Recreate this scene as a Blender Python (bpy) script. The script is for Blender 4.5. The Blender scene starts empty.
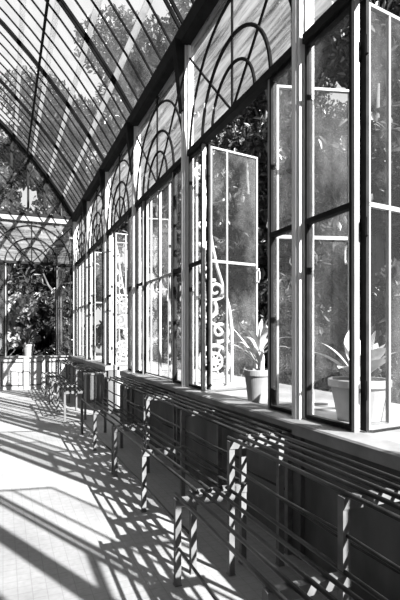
import bpy, math, random
from mathutils import Vector, Matrix
random.seed(7)
S = bpy.context.scene
COL = S.collection
PI = math.pi

# ------------------------------------------------------------------ mesh helper
class MB:
    def __init__(s): s.v = []; s.f = []
    def add(s, vs, fs):
        n = len(s.v); s.v += [tuple(p) for p in vs]; s.f += [tuple(i + n for i in f) for f in fs]; return s
    def box(s, x0, x1, y0, y1, z0, z1):
        vs = [(x, y, z) for z in (z0, z1) for y in (y0, y1) for x in (x0, x1)]
        return s.add(vs, [(0,2,3,1),(4,5,7,6),(0,1,5,4),(2,6,7,3),(0,4,6,2),(1,3,7,5)])
    def bbox(s, x0, x1, y0, y1, z0, z1, b=.006):
        # box with chamfered long vertical / horizontal edges (inset top and bottom rings)
        def ring(i, z): return [(x0+i+b*0, y0+i, z), (x1-i, y0+i, z), (x1-i, y1-i, z), (x0+i, y1-i, z)]
        vs = ring(b, z0) + ring(0, z0+b) + ring(0, z1-b) + ring(b, z1)
        fs = [(3,2,1,0), (12,13,14,15)]
        for k in range(3):
            for j in range(4):
                fs.append((4*k+j, 4*k+(j+1)%4, 4*k+4+(j+1)%4, 4*k+4+j))
        return s.add(vs, fs)
    def tube(s, pts, r, n=8, closed=False, flat=1.0, axis=None):
        pts = [Vector(p) for p in pts]; m = len(pts); rings = []
        for i, p in enumerate(pts):
            a = pts[i-1] if (i > 0 or closed) else p
            b = pts[(i+1) % m] if (i < m-1 or closed) else p
            t = (b - a).normalized() if (b-a).length > 1e-9 else Vector((0,0,1))
            if axis is not None: u = Vector(axis)
            else: u = Vector((0,0,1)) if abs(t.z) < .9 else Vector((1,0,0))
            w = t.cross(u).normalized(); u = w.cross(t).normalized()
            rr = r[i] if isinstance(r, (list, tuple)) else r
            rings.append([p + rr*(math.cos(2*PI*k/n)*w + flat*math.sin(2*PI*k/n)*u) for k in range(n)])
        vs = [q for R_ in rings for q in R_]; fs = []
        for i in range(m if closed else m-1):
            i2 = (i+1) % m
            for k in range(n):
                k2 = (k+1) % n
                fs.append((i*n+k, i*n+k2, i2*n+k2, i2*n+k))
        if not closed:
            fs.append(tuple(range(n-1, -1, -1))); fs.append(tuple((m-1)*n+k for k in range(n)))
        return s.add(vs, fs)
    def lathe(s, prof, n=32, c=(0,0,0)):
        vs = []; m = len(prof)
        for r, z in prof:
            for k in range(n):
                a = 2*PI*k/n; vs.append((c[0]+r*math.cos(a), c[1]+r*math.sin(a), c[2]+z))
        fs = [(i*n+k, i*n+(k+1)%n, (i+1)*n+(k+1)%n, (i+1)*n+k) for i in range(m-1) for k in range(n)]
        fs.append(tuple(range(n-1,-1,-1))); fs.append(tuple((m-1)*n+k for k in range(n)))
        return s.add(vs, fs)
    def sweep(s, pts, sec):   # extrude a rectangular section (w along Y, d normal) along a curve lying in an XZ plane
        w, d = sec; vs = []; m = len(pts)
        for i, p in enumerate(pts):
            a = Vector(pts[max(0,i-1)]); b = Vector(pts[min(m-1,i+1)]); t = (b-a).normalized()
            nrm = Vector((t.z, 0, -t.x))
            for sy, sn in ((-1,-1),(1,-1),(1,1),(-1,1)):
                vs.append(Vector(p) + Vector((0, sy*w/2, 0)) + nrm*sn*d/2)
        fs = [(4*i+k, 4*i+(k+1)%4, 4*i+4+(k+1)%4, 4*i+4+k) for i in range(m-1) for k in range(4)]
        fs += [(3,2,1,0), tuple(4*(m-1)+k for k in range(4))]
        return s.add(vs, fs)
    def build(s, name, mat, parent=None, smooth=False, loc=None, kind=None):
        me = bpy.data.meshes.new(name); me.from_pydata(s.v, [], s.f); me.update()
        me.materials.append(mat)
        if smooth:
            for p in me.polygons: p.use_smooth = True
        o = bpy.data.objects.new(name, me); COL.objects.link(o)
        if parent: o.parent = parent
        if loc: o.location = loc
        if kind: o['kind'] = kind
        return o

def tag(o, label=None, cat=None, group=None, kind=None):
    if label: o['label'] = label
    if cat: o['category'] = cat
    if group: o['group'] = group
    if kind: o['kind'] = kind
    return o
def empty(name, loc=(0,0,0), rz=0):
    o = bpy.data.objects.new(name, None); o.empty_display_size = .1
    COL.objects.link(o); o.location = loc; o.rotation_euler = (0,0,rz); return o
def copy_tree(o, parent=None):
    c = o.copy(); COL.objects.link(c)
    if parent: c.parent = parent
    for ch in list(o.children): copy_tree(ch, c)
    return c

# ------------------------------------------------------------------ materials (all greys: black and white place)
def newmat(name):
    m = bpy.data.materials.new(name); m.use_nodes = True
    nt = m.node_tree; nt.nodes.clear()
    out = nt.nodes.new('ShaderNodeOutputMaterial'); return m, nt, out
def N(nt, t, **kw):
    n = nt.nodes.new(t)
    for k, v in kw.items(): setattr(n, k, v)
    return n
def ramp(nt, src, stops):
    r = N(nt, 'ShaderNodeValToRGB'); nt.links.new(src, r.inputs[0])
    e = r.color_ramp.elements
    e[0].position, e[1].position = stops[0][0], stops[-1][0]
    e[0].color = (*[stops[0][1]]*3, 1); e[1].color = (*[stops[-1][1]]*3, 1)
    for p, c in stops[1:-1]:
        x = e.new(p); x.color = (c, c, c, 1)
    return r
def grey(name, lo, hi, rough=.5, scale=6, metal=0, spec=.5, stretch=(1,1,1), bump=0, detail=5):
    m, nt, out = newmat(name)
    b = N(nt, 'ShaderNodeBsdfPrincipled')
    tc = N(nt, 'ShaderNodeTexCoord'); mp = N(nt, 'ShaderNodeMapping'); mp.inputs['Scale'].default_value = stretch
    nz = N(nt, 'ShaderNodeTexNoise'); nz.inputs['Scale'].default_value = scale; nz.inputs['Detail'].default_value = detail
    nt.links.new(tc.outputs['Object'], mp.inputs[0]); nt.links.new(mp.outputs[0], nz.inputs['Vector'])
    r = ramp(nt, nz.outputs['Fac'], [(.3, lo), (.7, hi)])
    nt.links.new(r.outputs[0], b.inputs['Base Color'])
    b.inputs['Roughness'].default_value = rough; b.inputs['Metallic'].default_value = metal
    b.inputs['Specular IOR Level'].default_value = spec
    if bump:
        bp = N(nt, 'ShaderNodeBump'); bp.inputs['Strength'].default_value = bump; bp.inputs['Distance'].default_value = .02
        nt.links.new(nz.outputs['Fac'], bp.inputs['Height']); nt.links.new(bp.outputs[0], b.inputs['Normal'])
    nt.links.new(b.outputs[0], out.inputs[0]); return m
def glass(name, lo, hi, scale=2.5, stretch=(1,1,1), clear=.92, refl=1.0, rot=(0,0,0), stops=(.35,.75), trans=.5, white=.8):
    m, nt, out = newmat(name)
    tc = N(nt, 'ShaderNodeTexCoord'); mp = N(nt, 'ShaderNodeMapping')
    mp.inputs['Scale'].default_value = stretch; mp.inputs['Rotation'].default_value = rot
    nz = N(nt, 'ShaderNodeTexNoise'); nz.inputs['Scale'].default_value = scale; nz.inputs['Detail'].default_value = 8; nz.inputs['Roughness'].default_value = .65
    nt.links.new(tc.outputs['Object'], mp.inputs[0]); nt.links.new(mp.outputs[0], nz.inputs['Vector'])
    r = ramp(nt, nz.outputs['Fac'], [(stops[0], lo), (stops[1], hi)])
    tr = N(nt, 'ShaderNodeBsdfTransparent'); tr.inputs[0].default_value = (clear,)*3 + (1,)
    gl = N(nt, 'ShaderNodeBsdfGlossy'); gl.inputs['Roughness'].default_value = .03
    fr = N(nt, 'ShaderNodeFresnel'); fr.inputs[0].default_value = 1.5
    mu = N(nt, 'ShaderNodeMath', operation='MULTIPLY'); mu.inputs[1].default_value = refl
    nt.links.new(fr.outputs[0], mu.inputs[0])
    m1 = N(nt, 'ShaderNodeMixShader'); nt.links.new(mu.outputs[0], m1.inputs[0])
    nt.links.new(tr.outputs[0], m1.inputs[1]); nt.links.new(gl.outputs[0], m1.inputs[2])
    df = N(nt, 'ShaderNodeBsdfDiffuse'); df.inputs[0].default_value = (white,)*3 + (1,)
    tl = N(nt, 'ShaderNodeBsdfTranslucent'); tl.inputs[0].default_value = (white,)*3 + (1,)
    m2 = N(nt, 'ShaderNodeMixShader'); m2.inputs[0].default_value = trans
    nt.links.new(df.outputs[0], m2.inputs[1]); nt.links.new(tl.outputs[0], m2.inputs[2])
    m3 = N(nt, 'ShaderNodeMixShader'); nt.links.new(r.outputs[0], m3.inputs[0])
    nt.links.new(m1.outputs[0], m3.inputs[1]); nt.links.new(m2.outputs[0], m3.inputs[2])
    nt.links.new(m3.outputs[0], out.inputs[0]); return m

M = {}
M['white'] = grey('white_paint', .16, .24, .45, 5)
M['post'] = grey('grey_post_paint', .52, .68, .45, 9, stretch=(1,1,.2))
M['iron'] = grey('black_iron', .010, .02, .7, 12, spec=.05)
M['roofbar'] = grey('dark_roof_bar', .003, .008, .95, 6, spec=.0)

M['leg'] = grey('galvanised_angle', .09, .16, .6, 14, spec=.2)
M['rod'] = grey('dark_rod', .008, .022, .35, 16, spec=.22)
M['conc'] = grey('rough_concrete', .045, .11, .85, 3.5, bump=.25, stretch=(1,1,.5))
M['sill'] = grey('stone_sill', .13, .22, .7, 6, bump=.1)
M['terrace'] = grey('pale_terrace', .13, .24, .8, 4)
M['plaster'] = grey('white_plaster', .3, .42, .7, 3)
M['wallplaster'] = grey('added_wall_masonry', .05, .09, .8, 2)
M['ground'] = grey('gravel', .06, .14, .9, 5, bump=.3)
M['scroll'] = grey('white_scroll_iron', .28, .4, .5, 6)
M['pot'] = grey('pale_terracotta', .16, .23, .7, 7)
M['soil'] = grey('soil', .02, .06, .95, 30, bump=.6)
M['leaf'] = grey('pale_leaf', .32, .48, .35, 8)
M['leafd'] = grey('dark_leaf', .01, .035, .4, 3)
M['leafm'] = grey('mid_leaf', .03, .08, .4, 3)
M['bark'] = grey('bark', .04, .1, .9, 9, stretch=(1,1,.2), bump=.5)
M['wood'] = grey('weathered_wood', .06, .13, .7, 8, stretch=(6,6,.6))
M['brass'] = grey('pale_metal', .5, .6, .35, 10, metal=.6)
M['pane'] = glass('dirty_blotchy_pane', .01, .26, 1.1, (1,1,.7), .93, stops=(.48,.82))  # dirty glass, with broad milky blotches spread at random
M['fan'] = glass('streaky_milky_pane', .1, .72, 3.6, (.3,.3,3.2), .85, .6, (0,.6,0), (.36,.62), .6, .5)  # milky glass with slanting noise streaks, paler and clearer by turns
M['purlin'] = glass('limewashed_strip', .7, .95, 4, (1,1,1), .9, .3, trans=.8, white=.38)
M['roofpane'] = glass('roof_pane', .02, .13, 2.2, (1,1,1), .96, .5)

# floor
def floor_mat():
    m, nt, out = newmat('tiled_floor')
    b = N(nt, 'ShaderNodeBsdfPrincipled'); b.inputs['Roughness'].default_value = .75
    tc = N(nt, 'ShaderNodeTexCoord')
    nz = N(nt, 'ShaderNodeTexNoise'); nz.inputs['Scale'].default_value = 1.6; nz.inputs['Detail'].default_value = 8
    nt.links.new(tc.outputs['Object'], nz.inputs['Vector'])
    n2 = N(nt, 'ShaderNodeTexNoise'); n2.inputs['Scale'].default_value = 30; n2.inputs['Detail'].default_value = 4
    nt.links.new(tc.outputs['Object'], n2.inputs['Vector'])
    r1 = ramp(nt, nz.outputs['Fac'], [(.3, .2), (.7, .28)])
    r2 = ramp(nt, n2.outputs['Fac'], [(.3, .85), (.7, 1.0)])
    br = N(nt, 'ShaderNodeTexBrick'); br.offset = 0
    br.inputs['Scale'].default_value = 1; br.inputs['Brick Width'].default_value = .075; br.inputs['Row Height'].default_value = .075
    br.inputs['Mortar Size'].default_value = .0025; br.inputs['Color1'].default_value = (1,1,1,1); br.inputs['Color2'].default_value = (.95,.95,.95,1)
    br.inputs['Mortar'].default_value = (.78,.78,.78,1)
    nt.links.new(tc.outputs['Object'], br.inputs['Vector'])
    a = N(nt, 'ShaderNodeMixRGB', blend_type='MULTIPLY'); a.inputs[0].default_value = 1
    c = N(nt, 'ShaderNodeMixRGB', blend_type='MULTIPLY'); c.inputs[0].default_value = 1
    nt.links.new(r1.outputs[0], a.inputs[1]); nt.links.new(r2.outputs[0], a.inputs[2])
    nt.links.new(a.outputs[0], c.inputs[1]); nt.links.new(br.outputs[0], c.inputs[2])
    nt.links.new(c.outputs[0], b.inputs['Base Color']); nt.links.new(b.outputs[0], out.inputs[0]); return m
M['floor'] = floor_mat()

# ------------------------------------------------------------------ dimensions
XW = 1.816          # glazing plane of the right wall
SILL = .868; TR = 3.30; MID = 2.13; EAVE = 4.52
BAY = 2.12; HB = BAY/2; ML = .635
POSTS = [-7.94, -5.46, -2.98, -.50] + [2.66 + BAY*k for k in range(6)]
YE = 13.34          # end wall glazing plane
Y0 = POSTS[0]
XR = -3.2           # ridge / added left wall
RC = 11.4; XC0 = XW - RC*math.sin(math.radians(58)); ZC0 = EAVE + .1 - RC*math.cos(math.radians(58))
def roofz(x): return ZC0 + math.sqrt(RC*RC - (x-XC0)**2)
def roofcurve(n=14, y=0, off=0):
    pts = []
    for i in range(n+1):
        x = XW + .05 + (XR - XW - .05)*i/n
        pts.append((x, y, roofz(x) + off))
    return pts

# ------------------------------------------------------------------ floor, ground, low walls
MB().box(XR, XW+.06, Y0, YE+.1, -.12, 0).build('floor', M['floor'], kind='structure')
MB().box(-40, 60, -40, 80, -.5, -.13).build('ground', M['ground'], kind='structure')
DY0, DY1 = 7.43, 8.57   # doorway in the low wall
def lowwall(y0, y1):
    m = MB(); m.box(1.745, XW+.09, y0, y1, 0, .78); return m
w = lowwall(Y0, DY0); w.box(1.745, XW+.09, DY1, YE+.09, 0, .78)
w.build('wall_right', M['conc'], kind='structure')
def sillmb(y0, y1):
    m = MB()
    vs = [(1.69, 0, .775), (XW+.13, 0, .775), (XW+.13, 0, .845), (XW, 0, .866), (1.70, 0, .85), (1.69, 0, .84)]
    n = len(vs)
    m.add([(x, y0, z) for x, _, z in vs] + [(x, y1, z) for x, _, z in vs],
          [tuple(range(n-1,-1,-1)), tuple(range(n, 2*n))] + [(k, (k+1)%n, n+(k+1)%n, n+k) for k in range(n)])
    return m
nt_ = 0
def trim(m, mat, label=None, parent=None):
    global nt_
    nt_ += 1
    o = m.build('trim_%d' % nt_, mat, kind='structure')
    if label: o['label'] = label
    return o
trim(sillmb(Y0, DY0), M['sill'], 'stone window sill along the low wall')
trim(sillmb(DY1, YE-.05), M['sill'], 'stone window sill beyond the doorway')
for y in POSTS:
    if 0 < y < 12.5 and not (DY0-.1 < y < DY1+.1):
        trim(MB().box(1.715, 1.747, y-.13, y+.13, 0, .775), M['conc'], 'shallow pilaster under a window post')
# outside ledge at sill height
trim(MB().box(XW+.09, 3.0, Y0, DY0, -.13, .84), M['terrace'], 'pale ledge outside the windows')
trim(MB().box(XW+.09, 3.0, DY1, YE+.1, -.13, .84), M['terrace'], 'pale ledge outside beyond the doorway')
trim(MB().box(XW+.06, 3.4, DY0, DY1, -.13, .0), M['terrace'], 'pale doorstep')
# unseen dark walls at left and back, added to cut ambient light
MB().box(XR-.3, XR, Y0, YE+.1, -.12, 9.1).build('wall_left_added', M['wallplaster'], kind='structure')
MB().box(XR-.3, XW+.1, Y0-.35, Y0-.06, -.12, 9.1).build('wall_back_added', M['wallplaster'], kind='structure')

# end wall
w = MB().box(XR, 1.745, YE-.06, YE+.12, 0, .83)
wf = w.build('wall_far', M['plaster'], kind='structure')
trim(MB().box(XR, 1.69, YE-.12, YE+.16, .83, .868), M['sill'], 'sill of the end wall')
m = MB()
for x0, x1 in ((-2.9,-1.6),(-1.5,-.15),(-.05,.5),(.62,.95),(1.05,1.6)):
    for (a, b, c, d) in ((x0, x1, .70, .73), (x0, x1, .10, .13), (x0, x0+.03, .13, .70), (x1-.03, x1, .13, .70)):
        m.box(a, b, YE-.085, YE-.06, c, d)
trim(m, M['conc'], 'thin panel mouldings on the white end wall')
trim(MB().box(.50, .62, YE-.11, YE-.06, 0, .83), M['plaster'], 'pilaster on the end wall')

# ------------------------------------------------------------------ posts, eave, roof
def post_mb(h0, h1):
    m = MB()
    m.box(-.045, .045, -.05, .05, h0, h1)
    m.box(-.06, .06, -.015, .05, h0, h1)
    m.box(-.02, .02, -.062, -.05, h0, h1)
    return m
pm = post_mb(.85, EAVE)
PO = None
for y in POSTS[:-1]:
    nt_ += 1
    if PO is None:
        PO = pm.build('trim_%d' % nt_, M['post'], kind='structure')
        g = MB()   # dark corbel under the eave
        g.add([(-.055,-.05,EAVE-.02),(.055,-.05,EAVE-.02),(.055,-.16,EAVE-.02),(-.055,-.16,EAVE-.02),(-.05,-.05,EAVE-.75),(.05,-.05,EAVE-.75),(.05,-.075,EAVE-.75),(-.05,-.075,EAVE-.75)],
              [(0,1,2,3),(7,6,5,4),(3,2,6,7),(0,3,7,4),(1,5,6,2),(0,4,5,1)])
        g.build('gusset', M['iron'], PO)
        o = PO
    else:
        o = copy_tree(PO); o.name = 'trim_%d' % nt_
    o.location = (XW, y, 0); o.rotation_euler = (0,0,-PI/2)
    o['label'] = 'grey window post with dark gusset'
trim(MB().box(XW-.06, XW+.08, YE-.10, YE+.06, 0, EAVE), M['post'], 'corner post of the right and end walls')
trim(MB().bbox(XW-.10, XW+.12, Y0, YE+.1, EAVE-.06, EAVE+.13, .015), M['iron'], 'black eave beam')
trim(MB().box(XR, XW, YE-.07, YE+.07, EAVE-.13, EAVE+.0), M['white'], 'white tie beam of the end wall')
trim(MB().box(XR, XW, YE-.09, YE+.05, EAVE+.0, EAVE+.07), M['iron'], 'dark rail on the tie beam')

# roof glass
m = MB(); n = 14; c0 = roofcurve(n, Y0); vs = c0 + [(x, YE+.1, z) for x, _, z in c0]
m.add(vs, [(i, i+1, n+2+i, n+1+i) for i in range(n)])
ceil = m.build('ceiling', M['roofpane'], kind='structure', smooth=True)
NB = 6; dy = BAY/NB
bar = MB().sweep(roofcurve(14, 0, -.02), (.015, .026)); raf = MB().sweep(roofcurve(14, 0, -.03), (.022, .04))
b0 = r0 = None
nb = int(round((YE - Y0)/dy))
for k in range(nb+1):
    y = Y0 + k*dy
    if k % NB == 0:
        for s in (-.045, .045):
            if r0 is None: r0 = o = raf.build('rafter', M['roofbar'], ceil)
            else: o = r0.copy(); COL.objects.link(o)
            o.location = (0, y+s, 0)
    else:
        if b0 is None: b0 = o = bar.build('glazing_bar', M['roofbar'], ceil)
        else: o = b0.copy(); COL.objects.link(o)
        o.location = (0, y, 0)
x = 1.48; xs = []
for x in (1.48, 1.10, .70, .27, -.18, -.65, -1.14, -1.64, -2.15, -2.67):
    z = roofz(x); t = math.atan2(-(x-XC0), math.sqrt(RC*RC-(x-XC0)**2))
    d = Vector((math.cos(t), 0, math.sin(t))); nn = Vector((-d.z, 0, d.x))
    m = MB(); c = Vector((x, 0, z)) + nn*.035
    vs = []
    for yy in (Y0, YE+.1):
        for a, b in ((-1,-1),(1,-1),(1,1),(-1,1)):
            p = c + d*a*.045 + nn*b*.008; vs.append((p.x, yy, p.z))
    m.add(vs, [(0,1,2,3),(7,6,5,4),(0,4,5,1),(1,5,6,2),(2,6,7,3),(3,7,4,0)])
    m.build('purlin', M['purlin'], ceil)
trim(MB().tube([(.585, Y0, roofz(.585)-.12), (.585, YE-.1, roofz(.585)-.12)], .022, 10), M['iron'], 'dark pipe under the roof')
trim(MB().box(XR-.05, XR+.1, Y0, YE+.1, roofz(XR)-.12, roofz(XR)+.06), M['iron'], 'ridge plate')
# gable of the end wall
gp = MB(); xs = [XR + (XW-XR)*i/16 for i in range(17)]
gp.add([(x, YE, EAVE+.05) for x in xs] + [(x, YE, roofz(x)-.02) for x in xs], [(i, i+1, 18+i, 17+i) for i in range(16)])
gable = gp.build('window_20', M['pane'], kind='structure')
for k in range(12):
    x = 1.42 - .405*k
    MB().box(x-.028, x+.028, YE-.03, YE+.03, EAVE+.05, roofz(x)-.03).build('mullion', M['iron'], gable)
MB().sweep([(x, YE, roofz(x)-.05) for x in xs], (.14, .12)).build('gable_rib', M['iron'], gable)
MB().box(XR, .2, YE-.02, YE+.02, 6.3, 6.34).build('cross_rail', M['iron'], gable)

# ------------------------------------------------------------------ window bay: local x along wall, y outwards
SH = HB - .06        # inner edge of the post
def rectframe(m, x0, x1, z0, z1, t, d, y=0):
    m.box(x0, x0+t, y-d/2, y+d/2, z0, z1); m.box(x1-t, x1, y-d/2, y+d/2, z0, z1)
    m.box(x0+t, x1-t, y-d/2, y+d/2, z0, z0+t); m.box(x0+t, x1-t, y-d/2, y+d/2, z1-t, z1)
def pane(m, x0, x1, z0, z1, y=0):
    m.add([(x0,y,z0),(x1,y,z0),(x1,y,z1),(x0,y,z1)], [(0,1,2,3)])
def arc(r, z=TR, n=28, lim=SH):
    return [(r*math.cos(PI*i/n), 0, z + r*math.sin(PI*i/n)) for i in range(n+1)]
BOT = .872
def make_window(ML=ML, SH=SH, L=ML-.03):
    w = empty('window_1'); w['kind'] = 'structure'
    MB().box(-SH, SH, -.04, .03, TR-.03, TR+.03).build('transom', M['iron'], w)
    MLS = ML if isinstance(ML, tuple) else (ML, ML)
    for s in (-1, 1):
        ML = MLS[0 if s < 0 else 1]
        MB().box(s*ML-.012, s*ML+.012, -.02, .014, BOT-.01, TR-.03).build('mullion', M['white'], w)
        a, b = sorted((s*(ML+.012), s*SH))
        m = MB(); rectframe(m, a, b, BOT, TR-.03, .022, .04); m.box(a, b, -.022, .022, MID-.016, MID+.016)
        f = m.build('sidelight', M['iron'], w)
        m = MB(); pane(m, a+.02, b-.02, BOT+.02, TR-.05); m.build('pane', M['pane'], f)
    for s in (-1, 1):
        m = MB(); ML = MLS[0 if s < 0 else 1]
        x0, x1 = (0, L) if s < 0 else (-L, 0)
        rectframe(m, *((x0+.024, x1) if s < 0 else (x0, x1-.024)), BOT+.005, TR-.05, .018, .03)
        c = x0 + .37*L if s < 0 else x1 - .37*L
        m.box(c-.008, c+.008, -.012, .012, BOT+.03, TR-.07)
        m.box(x0+.03, x1-.03, -.015, .015, MID-.013, MID+.013)
        f = m.build('casement', M['white'], w, loc=(s*(ML-.024), .03, 0))
        m = MB(); pane(m, x0+.02, x1-.02, BOT+.02, TR-.07); m.build('pane', M['pane'], f)
        xm = x1-.016 if s < 0 else x0+.016
        m = MB(); m.tube([(xm, -.02, 1.95), (xm, -.05, 1.95), (xm, -.065, 1.98), (xm, -.065, 2.05), (xm, -.05, 2.08), (xm, -.02, 2.08)], .008, 8)
        m.build('handle', M['brass'], f)
        xh = x0 if s < 0 else x1
        a, b = (x0, x0+.024) if s < 0 else (x1-.024, x1)
        MB().box(a, b, -.02, .02, BOT, TR-.04).build('hinge_stile', M['iron'], f)
        m = MB()
        for z in (1.1, 2.0, 3.0): m.tube([(xh, -.024, z-.05), (xh, -.024, z+.05)], .011, 8)
        m.build('hinge', M['iron'], f)
    for r, th in ((.41, .014), (.65, .016), (.985, .014)):
        pts = [p for p in arc(r) if p[2] < EAVE-.05]
        MB().tube([(x, -.01, z) for x, _, z in pts], th, 8).build('fan_arch', M['iron'], w)
    for a in (45, 90, 135):
        rr = (EAVE-.08-TR)/math.sin(math.radians(a)) if a == 90 else min((EAVE-.08-TR)/math.sin(math.radians(a)), SH/abs(math.cos(math.radians(a))))
        MB().tube([(0, -.005, TR+.02), (rr*math.cos(math.radians(a)), -.005, TR+rr*math.sin(math.radians(a)))], .012, 8).build('fan_bar', M['iron'], w)
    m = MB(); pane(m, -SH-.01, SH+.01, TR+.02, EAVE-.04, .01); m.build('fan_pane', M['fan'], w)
    return w
W0 = make_window(); W1 = make_window((1.06, .88), 1.52, .56); W2 = make_window(.32, 1.18, .29)
def set_open(w, a_far, a_near):
    ch = [c for c in w.children if c.name.startswith('casement')]
    for c in ch:
        c.rotation_euler = (0, 0, math.radians(a_far)) if c.location.x < 0 else (0, 0, -math.radians(a_near))
opens = [(0,0), (97,0), (0,0), (98,100), (99,105), (0,0), None, (96,100), (0,0)]
nw = 0
for i, y in enumerate(POSTS[:-1]):
    op = opens[i]; nw += 1
    w = (W2, None, None, W1, W0)[i] if i in (0, 3, 4) else copy_tree(W2 if i < 3 else W0)
    w.location = (XW, (y+POSTS[i+1])/2-(.03 if i == 4 else 0), 0); w.rotation_euler = (0, 0, -PI/2)
    if op is None:
        w.name = 'door_1'
        set_open(w, 98, 100)
    else:
        w.name = 'window_%d' % nw; set_open(w, *op)
for k, xc in enumerate((.70, -1.42)):
    nw += 1
    w = copy_tree(W0); w.location = (xc, YE, 0); w.rotation_euler = (0,0,0); w.name = 'window_%d' % nw
    set_open(w, 112 if k == 0 else 0, 112 if k == 0 else 0)
    trim(MB().box(xc-HB-.05, xc-HB+.05, YE-.06, YE+.06, .86, EAVE-.13), M['post'], 'post of the end wall')
trim(MB().box(XR, -2.53, YE-.05, YE+.1, .868, EAVE-.13), M['plaster'], 'plain end of the end wall')

# ------------------------------------------------------------------ staging benches
LO, UP, WD = .486, .783, .33
def make_bench():
    b = empty('plant_bench'); T = .006; A = .034
    FR = (0, 1.07, 2.14-A)
    for y in FR:
        for x, h in ((0, LO), (WD, UP), (2*WD, UP)):
            m = MB()
            h2 = h - .004
            m.box(x, x+A, y, y+T, 0, h2); m.box(x, x+T, y+T, y+A, 0, h2)
            m.box(x-.004, x+A+.004, y-.004, y+A+.004, 0, .006)
            m.build('leg', M['leg'], b)
        for x0, z in ((0, LO), (WD, UP)):
            m = MB(); m.box(x0, x0+WD+A, y-.0065, y-.0005, z-.045, z); m.box(x0, x0+WD+A, y-.0005, y+A, z-.005, z)
            m.build('crossbar', M['leg'], b)
    for x0, z in ((0, LO), (WD, UP)):
        for k in range(5):
            x = x0 + .022 + k*(WD-.012)/4
            MB().tube([(x, -.03, z+.0105), (x, 2.17, z+.0105)], .0105, 10).build('rod', M['rod'], b, smooth=True)
    for x, z, r in ((.02, .21, .008), (WD+.02, .635, .008), (2*WD+.02, .40, .008)):
        pts = [(x, .02, z), (x, .50, z-.014), (x, 1.08, z), (x, 1.6, z-.012), (x, 2.12, z)]
        MB().tube(pts, r, 8).build('brace_rod', M['rod'], b, smooth=True)
    return b
B0 = make_bench()
G = 'stepped metal plant benches along the low wall'
spots = [((.845, .42), -1.2, 'nearest two-step metal rod bench, cut by the bottom edge of the photo'),
         ((1.02, 2.62), 0, 'two-step metal rod bench second from the camera, below the strap-leaved plant'),
         ((1.02, 4.82), 0, 'two-step metal rod bench that carries the small wooden box'),
         ((.92, 8.10), 0, 'dark two-step metal rod bench beyond the doorway, its end leg bright in the sun'),
         ((.88, 10.34), 0, 'farthest two-step metal rod bench, next to the white end wall')]
for i, ((x, y), a, lab) in enumerate(spots):
    o = B0 if i == 0 else copy_tree(B0)
    o.location = (x, y, 0); o.rotation_euler = (0, 0, math.radians(a))
    tag(o, lab, 'bench', G)

# small wooden box on the far end of the third bench
bx = empty('wooden_box', (1.04, 6.58, LO+.021))
m = MB()
for k in range(3): m.box(.0+.075*k, .071+.075*k, 0, .016, 0, .36)
for k in range(3): m.box(.0+.075*k, .071+.075*k, .164, .18, 0, .36)
m.box(0, .016, .016, .164, 0, .36); m.box(.205, .221, .016, .164, 0, .36); m.box(.016, .205, .016, .164, 0, .016)
m.build('body', M['wood'], bx)
m = MB(); m.box(-.012, .233, -.012, .02, .36, .378); m.box(-.012, .233, .16, .192, .36, .378); m.box(-.012, .02, .02, .16, .36, .378); m.box(.201, .233, .02, .16, .36, .378)
m.box(-.012, .008, -.012, -.0, 0, .36)
m.build('rim', M['white'], bx)  # white of rim and corner strip stands in for sun on the edges
tag(bx, 'small grey wooden box with a rim whitened as if sunlit, standing on the third bench', 'box')

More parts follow.
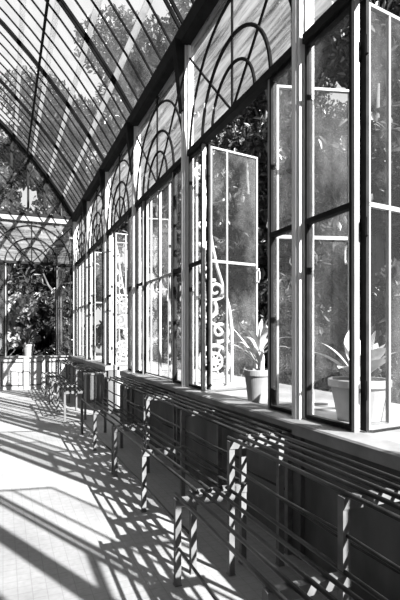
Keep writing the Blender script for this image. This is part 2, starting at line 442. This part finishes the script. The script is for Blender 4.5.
# ------------------------------------------------------------------ scroll brackets outside
def spiral(cx, cz, r0, a0, turns, n=36, k=.22):
    return [(cx + r0*(1-(1-k)*i/n)*math.cos(a0+2*PI*turns*i/n), 0, cz + r0*(1-(1-k)*i/n)*math.sin(a0+2*PI*turns*i/n)) for i in range(n+1)]
def make_bracket():
    b = empty('scroll_bracket')
    m = MB(); ax = (0,1,0)
    m.tube([(0,0,.0),(0,0,2.42)], .016, 8)
    m.tube([(.42,0,0),(.42,0,.62),(.39,0,.85),(.32,0,1.08),(.24,0,1.30),(.18,0,1.55),(.13,0,1.85),(.09,0,2.15),(.03,0,2.40)], .019, 8, axis=ax, flat=1.2)
    m.tube([(0,0,.012),(.42,0,.012)], .019, 8)
    m.build('frame', M['scroll'], b)
    m = MB(); n = 30
    m.tube([(.21+.175*math.cos(2*PI*i/n), 0, .27+.175*math.sin(2*PI*i/n)) for i in range(n)], .023, 8, closed=True, axis=ax)
    m.tube([(.21+.09*math.cos(2*PI*i/n), 0, .27+.09*math.sin(2*PI*i/n)) for i in range(n)], .018, 8, closed=True, axis=ax)
    for k in range(8):
        a = 2*PI*k/8; m.tube([(.21+.03*math.cos(a),0,.27+.03*math.sin(a)), (.21+.16*math.cos(a+.35),0,.27+.16*math.sin(a+.35))], .012, 6, axis=ax)
    m.lathe([(.0,-.02),(.045,-.02),(.045,.02),(.0,.02)], 14, (0,0,0))
    # turn the little boss to face along y
    q = len(m.v) - 4*14
    for i in range(q, len(m.v)):
        x, y, z = m.v[i]; m.v[i] = (.21+x, z, .27+y)
    m.build('rosette', M['scroll'], b)
    for pts, r in ((spiral(.27, .60, .12, -PI*.6, 1.25), .024), (spiral(.12, .84, .12, PI*.25, -1.2), .024), (spiral(.22, 1.05, .10, -PI*.5, 1.2), .022),
                   (spiral(.09, 1.27, .085, PI*.4, -1.2), .02), (spiral(.12, 1.52, .07, -PI*.5, 1.2), .018), (spiral(.055, 1.76, .055, PI*.4, -1.2), .016),
                   (spiral(.03, 2.32, .07, -PI*.5, -1.2), .016)):
        m = MB(); m.tube(pts, [r*(1-.35*i/(len(pts)-1)) for i in range(len(pts))], 8, axis=ax); m.build('scroll', M['scroll'], b)
    for p0, p1, p2 in (((.38,.48),(.24,.74),(.05,.70)), ((.03,.98),(.20,.90),(.33,1.0)), ((.22,1.16),(.08,1.14),(.02,1.36)), ((.02,1.56),(.10,1.44),(.16,1.62))):
        pts = []
        for i in range(13):
            t = i/12; pts.append(((1-t)**2*p0[0]+2*t*(1-t)*p1[0]+t*t*p2[0], 0, (1-t)**2*p0[1]+2*t*(1-t)*p1[1]+t*t*p2[1]))
        MB().tube(pts, .02, 8, axis=ax).build('stem', M['scroll'], b)
    return b
K0 = make_bracket(); GB = 'white scroll brackets outside the window posts'
for i, (y, lab) in enumerate(((4.79, 'white openwork scroll bracket left of the potted strap-leaved plant'),
                              (9.06, 'white openwork scroll bracket beyond the doorway'))):
    o = K0 if i == 0 else copy_tree(K0)
    o.location = (XW+.12, y+.02, .845); tag(o, lab, 'bracket', GB)

# ------------------------------------------------------------------ plants
def blade(m, base, az, length, width, lift, droop, n=10, fold=.25, tip=.15, wide=.45):
    # a leaf that rises and arches over: lift = start elevation, droop = total bend (radians)
    p = Vector(base); a = lift; d = Vector((math.cos(az), math.sin(az), 0)); side = Vector((-math.sin(az), math.cos(az), 0))
    vs = []; st = length/n
    for i in range(n+1):
        t = i/n
        wv = width*(math.sin(PI*min(1, (t*(1-wide*.0)+.06))**.8)) if True else 0
        wv = width*max(tip*(1-t), math.sin(PI*(t**(.9 if wide < .6 else 1.3)))*.85 + (.12*(1-t)))
        up = Vector((-d.x*math.sin(a), -d.y*math.sin(a), math.cos(a)))
        vs += [p - side*wv*.5 + up*fold*wv*.5, p, p + side*wv*.5 + up*fold*wv*.5]
        p = p + (d*math.cos(a) + Vector((0,0,1))*math.sin(a))*st
        a -= droop/n*(.4+1.2*t)
    fs = []
    for i in range(n):
        fs += [(3*i, 3*i+1, 3*i+4, 3*i+3), (3*i+1, 3*i+2, 3*i+5, 3*i+4)]
    m.add(vs, fs)
def potmesh(R, H):
    return MB().lathe([(R*.68,0),(R*.70,.004),(R*.92,H*.80),(R*.98,H*.80),(R*1.02,H*.83),(R*1.02,H*.98),(R*.98,H),(R*.88,H),(R*.86,H*.90)], 36)
rnd = random.Random(3)
t = empty('potted_plant', (1.98, 3.55, .84))
potmesh(.115, .275).build('pot', M['pot'], t)
MB().lathe([(.096,.247),(.098,.252),(.02,.258)], 20).build('soil', M['soil'], t)
MB().tube([(.03,-.01,.25),(.035,-.012,.36),(.03,.0,.50)], [.026,.024,.016], 8).build('stem', M['leaf'], t)
for az, L, w_, li, dr, z in ((2.55,.48,.055,.95,1.9,.30),(2.1,.46,.05,.85,1.5,.30),(2.9,.40,.05,.9,1.7,.29),(2.3,.46,.04,1.05,.35,.28),(1.95,.44,.05,1.1,2.2,.31),(1.6,.36,.06,1.1,1.5,.35),(.4,.36,.06,1.0,1.8,.4),
                             (-.6,.38,.06,.9,1.7,.4),(-1.5,.32,.06,1.2,1.3,.42),(4.2,.36,.065,.9,1.8,.3),(.9,.30,.05,1.35,.8,.45),(-.1,.32,.05,1.4,.6,.45),(5.4,.3,.06,.7,1.4,.38),(3.6,.3,.06,1.2,1.5,.42)):
    m = MB(); blade(m, (.02,0,z), az, L, w_, li, dr); m.build('leaf', M['leaf'], t, smooth=True)
tag(t, 'pale pot with an arching strap-leaved plant on the ledge outside the open window', 'plant')

t = empty('potted_plant', (2.2, 2.56, .84))
potmesh(.20, .272).build('pot', M['pot'], t)
MB().lathe([(.172,.245),(.174,.25),(.02,.256)], 20).build('soil', M['soil'], t)
for az, L, w_, li, dr, z in ((2.9,.42,.11,.75,.75,.26),(2.4,.34,.14,1.0,.6,.27),(1.2,.38,.15,1.2,.45,.27),(.2,.30,.15,1.1,.5,.27),(-.7,.30,.15,.95,.7,.26),
                             (-1.6,.32,.18,.8,.9,.26),(3.7,.40,.12,.55,.9,.26),(.7,.34,.2,.7,.8,.26),(4.6,.34,.18,1.0,.9,.27),(-.3,.34,.16,1.35,.2,.27),(-1.2,.29,.15,1.1,.4,.27)):
    m = MB(); blade(m, (.02*math.cos(az),.02*math.sin(az),z), az, L, w_, li, dr, wide=.7, fold=.15); m.build('leaf', M['leaf'], t, smooth=True)
tag(t, 'broad pot with a pale paddle-leaved plant behind the open casement at the right', 'plant')

t = empty('potted_plant', (.62, YE-.0, .868))
potmesh(.15, .30).build('pot', M['pot'], t)
MB().lathe([(.125,.272),(.13,.278),(.02,.285)], 20).build('soil', M['soil'], t)
for k in range(22):
    az = rnd.uniform(0, 2*PI); m = MB(); blade(m, (0,0,.28), az, rnd.uniform(.25,.5), .05, rnd.uniform(.8,1.4), rnd.uniform(.4,1.5), n=6)
    m.build('leaf', M['leafm'], t)
tag(t, 'pot with a leafy plant on the far end sill', 'plant')

# ------------------------------------------------------------------ trees
def foliage(m, rng, blobs, n, s0, s1):
    tot = sum(r[0]*r[1]*r[2] for _, r in blobs)
    for c, r in blobs:
        k = int(n*r[0]*r[1]*r[2]/tot)
        for _ in range(k):
            d = Vector((rng.gauss(0,1), rng.gauss(0,1), rng.gauss(0,1))).normalized()*(rng.random()**.45)
            p = Vector((c[0]+d.x*r[0], c[1]+d.y*r[1], c[2]+d.z*r[2]))
            s = rng.uniform(s0, s1)
            q = Matrix.Rotation(rng.uniform(0,2*PI), 3, 'Z') @ Matrix.Rotation(rng.gauss(.3,.7), 3, 'X') @ Matrix.Rotation(rng.gauss(0,.6), 3, 'Y')
            vs = [p + q @ Vector(v)*s for v in ((0,-.5,0),(.24,-.1,.06),(.15,.3,.04),(0,.55,-.06),(-.15,.3,.04),(-.24,-.1,.06))]
            m.add(vs, [(0,1,2,3),(0,3,4,5)])
def make_tree(name, seed, H, crown, n, s0, s1, mat, trunk=.16, low=.3):
    rng = random.Random(seed); t = empty(name)
    blobs = []
    for k in range(16):
        a = rng.uniform(0, 2*PI); zz = rng.uniform(low, .93); rr = crown*math.sqrt(max(.05, 1-((zz-low)/(1-low)*1.0)**2))*rng.uniform(.35,.9)
        b = crown*rng.uniform(.3,.5)
        blobs.append(((rr*math.cos(a), rr*math.sin(a), zz*H), (b, b, b*rng.uniform(.6,.9))))
    m = MB()
    m.tube([(0,0,-.15),(.05,.03,H*.3),(-.04,.06,H*.6),(.02,0,H*.9)], [trunk*1.2, trunk, trunk*.6, trunk*.15], 9)
    tk = m.build('trunk', M['bark'], t, smooth=True)
    m = MB()
    for c, r in blobs[:10]:
        z0 = max(.15*H, c[2]-.28*H)
        m.tube([(0,0,z0), (c[0]*.45, c[1]*.45, (z0+c[2])/2-.05*H), c], [trunk*.4, trunk*.25, trunk*.08], 6)
    m.build('branches', M['bark'], t)
    m = MB(); foliage(m, rng, blobs, n, s0, s1); m.build('foliage', mat, t)
    return t
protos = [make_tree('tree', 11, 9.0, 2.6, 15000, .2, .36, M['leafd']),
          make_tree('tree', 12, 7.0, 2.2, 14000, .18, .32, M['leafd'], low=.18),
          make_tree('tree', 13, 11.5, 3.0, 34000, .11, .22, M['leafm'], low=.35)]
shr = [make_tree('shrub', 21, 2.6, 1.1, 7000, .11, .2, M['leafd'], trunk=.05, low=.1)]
used = set()
def place(proto, x, y, s, rz, label, cat, group=None):
    if proto.name not in used: used.add(proto.name); o = proto
    else: o = copy_tree(proto)
    o.location = (x, y, -.13); o.scale = (s, s, s); o.rotation_euler = (0,0,rz)
    tag(o, label, cat, group)
    if group is None and 'group' in o: del o['group']
GT = 'dark trees outside the glasshouse'
TL = 'dark leafy tree in the thicket outside the windows'
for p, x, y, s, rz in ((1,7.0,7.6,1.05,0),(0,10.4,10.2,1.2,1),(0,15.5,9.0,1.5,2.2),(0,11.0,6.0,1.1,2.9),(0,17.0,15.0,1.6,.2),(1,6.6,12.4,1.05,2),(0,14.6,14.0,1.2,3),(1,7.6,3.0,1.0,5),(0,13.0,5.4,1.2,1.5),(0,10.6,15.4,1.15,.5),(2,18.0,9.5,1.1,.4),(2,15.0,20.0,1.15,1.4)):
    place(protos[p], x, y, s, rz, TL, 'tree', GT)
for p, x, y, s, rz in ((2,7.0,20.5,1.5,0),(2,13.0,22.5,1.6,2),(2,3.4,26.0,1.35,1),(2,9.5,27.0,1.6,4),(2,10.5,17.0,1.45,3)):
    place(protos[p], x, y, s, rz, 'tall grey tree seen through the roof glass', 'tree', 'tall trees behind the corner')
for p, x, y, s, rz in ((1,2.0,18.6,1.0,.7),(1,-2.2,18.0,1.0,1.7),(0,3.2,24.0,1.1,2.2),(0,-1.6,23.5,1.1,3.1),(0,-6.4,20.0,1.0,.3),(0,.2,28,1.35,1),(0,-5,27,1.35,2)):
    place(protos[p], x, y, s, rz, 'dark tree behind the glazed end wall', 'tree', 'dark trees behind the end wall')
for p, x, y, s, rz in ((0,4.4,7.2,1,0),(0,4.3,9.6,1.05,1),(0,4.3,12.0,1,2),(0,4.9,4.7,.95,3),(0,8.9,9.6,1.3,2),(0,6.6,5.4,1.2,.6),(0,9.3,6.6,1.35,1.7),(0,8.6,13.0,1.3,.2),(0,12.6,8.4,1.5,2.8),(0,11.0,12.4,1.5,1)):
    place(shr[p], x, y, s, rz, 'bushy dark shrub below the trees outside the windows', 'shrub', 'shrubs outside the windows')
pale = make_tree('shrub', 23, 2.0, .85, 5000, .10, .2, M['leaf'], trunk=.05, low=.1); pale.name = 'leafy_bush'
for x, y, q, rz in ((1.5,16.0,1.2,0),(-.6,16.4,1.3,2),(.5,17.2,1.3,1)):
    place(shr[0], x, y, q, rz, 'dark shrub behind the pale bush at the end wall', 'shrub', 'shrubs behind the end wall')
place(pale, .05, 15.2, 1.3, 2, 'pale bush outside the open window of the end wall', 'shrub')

# ------------------------------------------------------------------ light
w = bpy.data.worlds.new('World'); S.world = w; w.use_nodes = True
bg = w.node_tree.nodes['Background']; bg.inputs[0].default_value = (1,1,1,1); bg.inputs[1].default_value = .9
el = math.radians(33.5); az = Vector((.4035, -.915, 0)).normalized()
sd = Vector((az.x*math.cos(el), az.y*math.cos(el), math.sin(el)))
l = bpy.data.lights.new('sun', 'SUN'); l.energy = 27; l.angle = math.radians(.5)
lo = bpy.data.objects.new('sun', l); COL.objects.link(lo); lo.location = sd*30
lo.rotation_euler = sd.to_track_quat('Z', 'Y').to_euler()

# ------------------------------------------------------------------ camera
cd = bpy.data.cameras.new('camera'); cam = bpy.data.objects.new('camera', cd); COL.objects.link(cam)
cam.location = (0, 0, 1.4); cam.rotation_euler = (PI/2, 0, -math.atan(197/480))
cd.sensor_fit = 'AUTO'; cd.sensor_width = 36; cd.lens = 480/600*36; cd.shift_y = 35.5/600; cd.clip_start = .05
S.camera = cam
S.view_settings.view_transform = 'Standard'; S.view_settings.look = 'None'; S.view_settings.gamma = 1
S.view_settings.exposure = 0
S.cycles.transparent_max_bounces = 24
